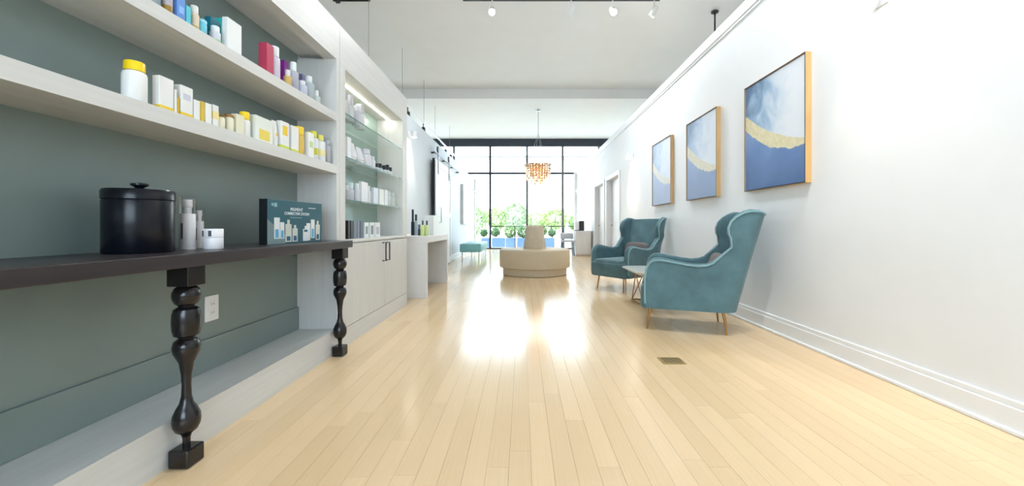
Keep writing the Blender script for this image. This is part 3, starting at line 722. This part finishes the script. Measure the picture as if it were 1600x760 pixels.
def head(root, x, y, z, tilt, yaw, lit, m=WHITE):
    """track spot: drop stem, yoke and tilted can"""
    h = obj('spot_head', tube([(0, 0, 0), (0, 0, -.09)], .012, 8), m, root, loc=(x, y, z))
    c = lathe([(.03, .07), (.05, .05), (.055, -.1), (.05, -.1), (.045, .0)], 18)
    for b_, mm, nm in ((c, m, 'can'), (lathe([(.044, -.06), (.044, -.085), (.02, -.094)], 16), WARM if lit else m, 'lens')):
        bmesh.ops.rotate(b_, verts=b_.verts, matrix=Matrix.Rotation(yaw, 3, 'Z') @ Matrix.Rotation(tilt, 3, 'X')); bmesh.ops.translate(b_, verts=b_.verts, vec=(0, 0, -.16))
        obj(nm, b_, mm, h, smooth=True)
    return h
YT = 6.28
tk = thing('ceiling_track', 'ceiling track with four white spotlights across the middle of the room', 'track light', (.6, YT, ZC))
obj('track', bx(-1.57, 1.65, -.02, .02, -.035, -.001), BLACK, tk)
for x, ti, ya, lit in ((-1.09, -.8, 0, True), (.2, .5, .6, False), (.88, -.8, 0, True), (1.56, .5, 1.0, False)):
    head(tk, x, 0, -.035, ti, ya, lit)
spot(tk, (-1.09, -.1, -.25), (-.6, .7, 0), 85, 2.2, .9, (.93, .97, 1)); spot(tk, (.88, -.1, -.25), (-.5, -.5, 0), 85, 2.2, .9, (.93, .97, 1))
spot(tk, (.2, .1, -.25), (0, -.8, 0), 85, 2.2, .9, (.93, .97, 1)); spot(tk, (1.56, .1, -.25), (.4, -.3, 0), 60, 2.2, .9, (.93, .97, 1))
fill_track = thing('ceiling_track', 'added ceiling track with lit white fill spotlights overhead near the camera', 'track light', (.1, 1.6, ZC))  # track added out of view to light the shelves and right wall
obj('track', bx(-1.8, 1.8, -.02, .02, -.035, -.001), BLACK, fill_track)
for x, yaw in ((-1.6, PI/2), (-.6, 0), (.6, PI), (1.6, -PI/2)):
    head(fill_track, x, 0, -.035, .35, yaw, True)
    spot(fill_track, (x, 0, -.3), (0, (.75 if x < 0 else -.75), 0), (64 if x < 0 else 112), 2.3, .9, (.92, .96, 1), .06)
cdt = thing('ceiling_conduit', 'short dark conduit on the ceiling above the left cabinets', 'conduit', (-2.8, 6.3, ZC))
obj('pipe', tube([(-.3, 0, -.02), (.3, 0, -.02)], .018, 8), BLACK, cdt); obj('junction_box', bx(-.27, -.2, -.04, .04, -.05, -.001, .005), BLACK, cdt)
# suspended rail over the left rooms
rr = thing('suspended_track', 'cable-hung light rail with dark spot heads above the left wall', 'track light', (-2.5, 10, 3.5))
obj('track', bx(-.02, .02, -4.0, 4.3, 0, .035), WHITE, rr)
for y in (6.25, 8.0, 9.77, 11.0, 13.2):
    obj('cable', tube([(0, y-10, .035), (0, y-10, (ZC if y < YD else ZC2)-3.5)], .004, 6), mat('steel_cable', (150, 152, 152), .4), rr)
for y in (8.38, 9.7, 11.6, 12.5, 13.4): head(rr, 0, y-10, 0, .4, .3, False, BLACK)
hr = thing('hanging_rod', 'thin dark rod hanging from the ceiling behind right wall', 'rod', (3.33, 6.64, 2.6))
obj('rod', tube([(0, 0, 0), (0, 0, ZC-2.6)], .014, 8), BLACK, hr); obj('ceiling_plate', lathe([(.06, 0), (.06, .015), (.02, .03)], 16, c=(0, 0, ZC-2.632)), BLACK, hr)

# chandelier
ch = thing('capiz_chandelier', 'round amber shell chandelier hanging before the far window', 'chandelier', (.475, 11.4, 2.08))
HC = ZC2-2.08
obj('ceiling_canopy', lathe([(.02, HC-.05), (.07, HC-.035), (.075, HC-.001)], 20), CHROME, ch, smooth=True)
obj('stem', tube([(0, 0, HC-.05), (0, 0, HC-.75)], .012, 8), CHROME, ch)
for k in range(4):
    a = k*PI/2+.4; obj('cable', tube([(0, 0, HC-.7), (.33*math.cos(a), .33*math.sin(a), .64)], .004, 6), CHROME, ch)
obj('frame', lathe([(.44, .625), (.46, .63), (.46, .64), (.44, .645), (.2, .645), (.2, .625)], 40), SILVER, ch, smooth=True)
SHELL = mat('capiz_shell', (226, 182, 144), .3, var=.06, scale=5)
SHELL2 = mat('capiz_shell_pale', (238, 208, 180), .3, var=.06, scale=5)
def disc(m_): 
    b = lathe([(.036, -.001), (.036, .001)], 8); return b
dm = bpy.data.meshes.new('shell')
for rad, nst, ln in ((.38, 26, 6), (.27, 18, 7), (.15, 10, 8)):
    for k in range(nst):
        a = 2*PI*k/nst+rad; L_ = ln-(k % 2)
        b = BM()
        for q in range(L_):
            d = lathe([(.036, -.0012), (.036, .0012)], 8, c=(0, 0, 0))
            bmesh.ops.rotate(d, verts=d.verts, matrix=Matrix.Rotation(a+R.uniform(-.5, .5), 3, 'Z') @ Matrix.Rotation(PI/2, 3, 'Y'))
            bmesh.ops.translate(d, verts=d.verts, vec=(rad*(1-q*.02)*math.cos(a), rad*(1-q*.02)*math.sin(a), .585-q*.072))
            me = bpy.data.meshes.new('t'); d.to_mesh(me); d.free(); b.from_mesh(me); bpy.data.meshes.remove(me)
        tube([(rad*math.cos(a), rad*math.sin(a), .625), (rad*math.cos(a), rad*math.sin(a), .58)], .002, 4, bm=b)
        obj('shell_strand', b, SHELL if k % 3 else SHELL2, ch)
for k in range(3):
    a = k*2*PI/3; obj('bulb', lathe([(.012, -.04), (.03, -.02), (.03, .02), (.012, .04)], 12, c=(.08*math.cos(a), .08*math.sin(a), .42)), WARM, ch, smooth=True)
pl_ = bpy.data.lights.new('chandelier_light', 'POINT'); pl_.energy = 8; pl_.color = (1, .8, .6); pl_.shadow_soft_size = .08
po = bpy.data.objects.new('chandelier_light', pl_); COL.objects.link(po); po.parent = ch; po.location = (0, 0, .3)

# ------------------------------------------------------------------ far right: white cabinet, machine, chair
fc = thing('white_side_cabinet', 'white side cabinet with light wood edge beside far door', 'cabinet', (1.86, 11.95, 0))
LW = mat('light_oak', (206, 190, 164), .5, stretch=(6, 6, .6))
obj('body', bx(-.24, .22, -.3, .3, .05, .745), DW, fc); obj('top', bx(-.245, .25, -.305, .305, .745, .765), WHITE, fc)
obj('side_board', bx(.22, .245, -.302, .3, 0, .745), LW, fc); obj('plinth', bx(-.23, .22, -.29, .29, 0, .05), LW, fc)
for a, b_ in ((-.235, -.008), (-.002, .215)): obj('door', bx(a, b_, -.312, -.3, .07, .735, .003), DW, fc)
cm = thing('coffee_machine', 'white and black coffee machine on the white side cabinet', 'coffee machine', (1.74, 11.86, .7655))
obj('water_tank', bx(-.12, .0, -.13, .13, .02, .28, .01), WHITE, cm); obj('body', bx(.0, .15, -.15, .15, 0, .30, .012), BLACK, cm); obj('drip_tray', bx(-.14, .0, -.13, .13, 0, .02), BLACK, cm)
vc = thing('office_chair', 'small grey chair with blue-grey legs beside the white side cabinet', 'chair', (1.40, 11.9, 0))
BLG = mat('blue_grey_metal', (88, 108, 134), .5); GRS = mat('grey_seat', (196, 200, 208), .7)
obj('backrest', bx(-.20, .20, .14, .19, .50, .70, .02), GRS, vc, smooth=True); obj('seat', bx(-.21, .21, -.2, .2, .42, .47, .015), GRS, vc, smooth=True)
for x in (-.16, .16):
    for y in (-.16, .16): obj('leg', tube([(x, y, .43), (x*1.15, y*1.15, 0)], .02, 8), BLG, vc)
    obj('back_post', tube([(x, .165, .44), (x, .165, .6)], .012, 8), BLG, vc)

# ------------------------------------------------------------------ floor vent
fv = thing('floor_vent', 'small bronze floor register set in the maple boards', 'vent', (.996, 2.565, 0))
VB = mat('aged_bronze', (166, 142, 92), .4, .4)
b = BM(); box(b, -.075, .075, -.062, -.05, 0, .004); box(b, -.075, .075, .05, .062, 0, .004); box(b, -.075, -.063, -.05, .05, 0, .004); box(b, .063, .075, -.05, .05, 0, .004); obj('frame', b, VB, fv)
obj('well', bx(-.063, .063, -.05, .05, .0002, .0008), mat('vent_dark', (78, 66, 44), .6), fv)
for k in range(7): obj('louvre', bx(-.06+k*.018, -.051+k*.018, -.05, .05, .001, .0035), VB, fv)

# ------------------------------------------------------------------ outside the far window
OG = mat('terrace_paving', (156, 155, 150), .8, var=.05)
gt = obj('terrace', bx(-16, 16, YW+.12, 46, -.25, -.05), OG, None, kind='structure')
rail = thing('terrace_railing', 'dark green terrace rail outside the far window', 'railing', (.4, 15.9, 0))
GRN = mat('rail_green', (58, 78, 66), .5)
obj('top_rail', bx(-1.75, 2.4, -.02, .02, .88, .92), GRN, rail)
for k in range(5): obj('post', bx(-1.74+k*1.02, -1.71+k*1.02, -.015, .015, -.05, .88), GRN, rail)
BLUE = mat('blue_planter', (86, 116, 160), .5); SOIL = mat('soil', (70, 54, 40), .9)
LF = [mat('leaf_a', (122, 150, 92), .6, var=.1), mat('leaf_b', (150, 172, 108), .6, var=.1), mat('leaf_c', (96, 130, 88), .6, var=.1)]
def leaves(cx, cy, cz, rx, ry, rz, n, s, m, par, seed):
    r = random.Random(seed); b = BM()
    for _ in range(n):
        d = Vector((r.gauss(0, 1), r.gauss(0, 1), r.gauss(0, 1))).normalized()*r.uniform(.55, 1)**.6
        c = Vector((cx+d.x*rx, cy+d.y*ry, cz+d.z*rz)); q = Vector((r.gauss(0, 1), r.gauss(0, 1), r.gauss(0, 1))).normalized(); t = q.orthogonal().normalized(); u = q.cross(t)
        k = s*r.uniform(.6, 1.2)
        b.faces.new([b.verts.new(c+t*k), b.verts.new(c+u*k*.45), b.verts.new(c-t*k), b.verts.new(c-u*k*.45)])
    return obj('foliage', b, m, par, kind='stuff')
ZG = -.05
for i, (xa, xb, lab) in enumerate(((752, 765, 'blue planter left of the dark mullion'), (769, 789, 'long blue planter just right of the dark mullion'), (790, 806, 'blue-grey planter under the round shrub'), (808, 822, 'blue planter left of the ottoman backrest'), (846, 866, 'blue planter right of the ottoman backrest'), (870, 878, 'pale planter by the right mullion'))):
    Y = 17.6; x0, x1 = at(xa, Y), at(xb, Y)
    t = thing('planter_box', lab+', outside', 'planter', ((x0+x1)/2, Y, ZG), 0, 'planters on the terrace'); hw = (x1-x0)/2
    m = BLUE if i < 5 else mat('pale_planter', (206, 218, 228), .5); hh = .42 if i < 5 else .62
    for nm, q in (('side', (-hw, -hw+.03, -.2, .2)), ('side', (hw-.03, hw, -.2, .2)), ('side', (-hw+.03, hw-.03, -.2, -.17)), ('side', (-hw+.03, hw-.03, .17, .2))):
        obj(nm, bx(*q, 0, hh, .004), m, t)
    obj('soil', bx(-hw+.03, hw-.03, -.17, .17, 0, hh-.05), SOIL, t)
for i, (px, py, r, m, lab) in enumerate(((756, 364, .17, 2, 'small dark shrub left of the dark mullion'), (774, 363, .2, 2, 'green shrub just right of the dark mullion'), (797, 362, .30, 0, 'round clipped green shrub in the blue-grey planter'), (817, 363, .27, 2, 'dark shrub left of the ottoman backrest'), (848, 361, .21, 0, 'green shrub right of the ottoman backrest'), (862, 364, .17, 2, 'dark shrub furthest right in the blue planters'))):
    Y = 17.6; z = px_z(py, Y)
    t = thing('potted_shrub', lab+', outside', 'shrub', (at(px, Y), Y, ZG+.38), 0, 'shrubs on the terrace')
    leaves(0, 0, z-ZG-.38, r, r*.7, r, 900, .05, LF[m], t, i); obj('stem', tube([(0, 0, 0), (0, 0, z-ZG-.38)], .02, 6), SOIL, t)
for i, (px, py, rx, rz, m, lab) in enumerate(((735, 345, .9, .9, 0, 'pale leafy bush behind the planters, leftmost'), (776, 341, .75, .65, 1, 'airy light green bush behind left planters'), (805, 338, .7, .8, 0, 'tall light green bush by the centre mullion'), (838, 345, .75, .5, 1, 'yellow-green bush behind the ottoman'), (868, 342, .7, .6, 1, 'yellow-green bush left of the right mullion'), (905, 348, .7, .5, 0, 'low green bush right of the right mullion'))):
    Y = 20.6+1.7*(i % 2); z = px_z(py, Y)
    t = thing('garden_bush', lab+', outside', 'bush', (at(px, Y), Y, ZG), 0, 'bushes beyond the terrace')
    leaves(0, 0, z-ZG, rx, .6, rz, 1400, .09, LF[m], t, 20+i)
    for k in range(3): obj('stem', tube([(.1*k-.1, 0, 0), (.3*k-.3, .1*k, z-ZG)], .025, 6), SOIL, t)
bl = thing('pale_house', 'pale rendered house across the street seen through the far window', 'building', (-.5, 36, ZG))
RN = mat('pale_render', (226, 222, 214), .9, var=.02); WG = mat('house_glass', (120, 134, 150), .2)
obj('wall', bx(-9, 9, 0, 6, 0, 7.2), RN, bl)
obj('roof', bx(-9.4, 9.4, -.4, 6.4, 7.2, 7.5), mat('roof_grey', (160, 158, 158), .8), bl)
for px in (779, 789, 799, 812):
    x = at(px, 36)+.5; wn = obj('window', bx(x-.26, x+.26, -.05, .02, 3.2, 4.1), TRIM, bl); obj('pane', bx(x-.2, x+.2, -.06, -.05, 3.26, 4.04), WG, wn)
x = at(862, 36)+.5; obj('drain_panel', bx(x-.3, x+.3, -.12, 0, 3.1, 5.2), mat('sage_shutter', (150, 170, 166), .7), bl)
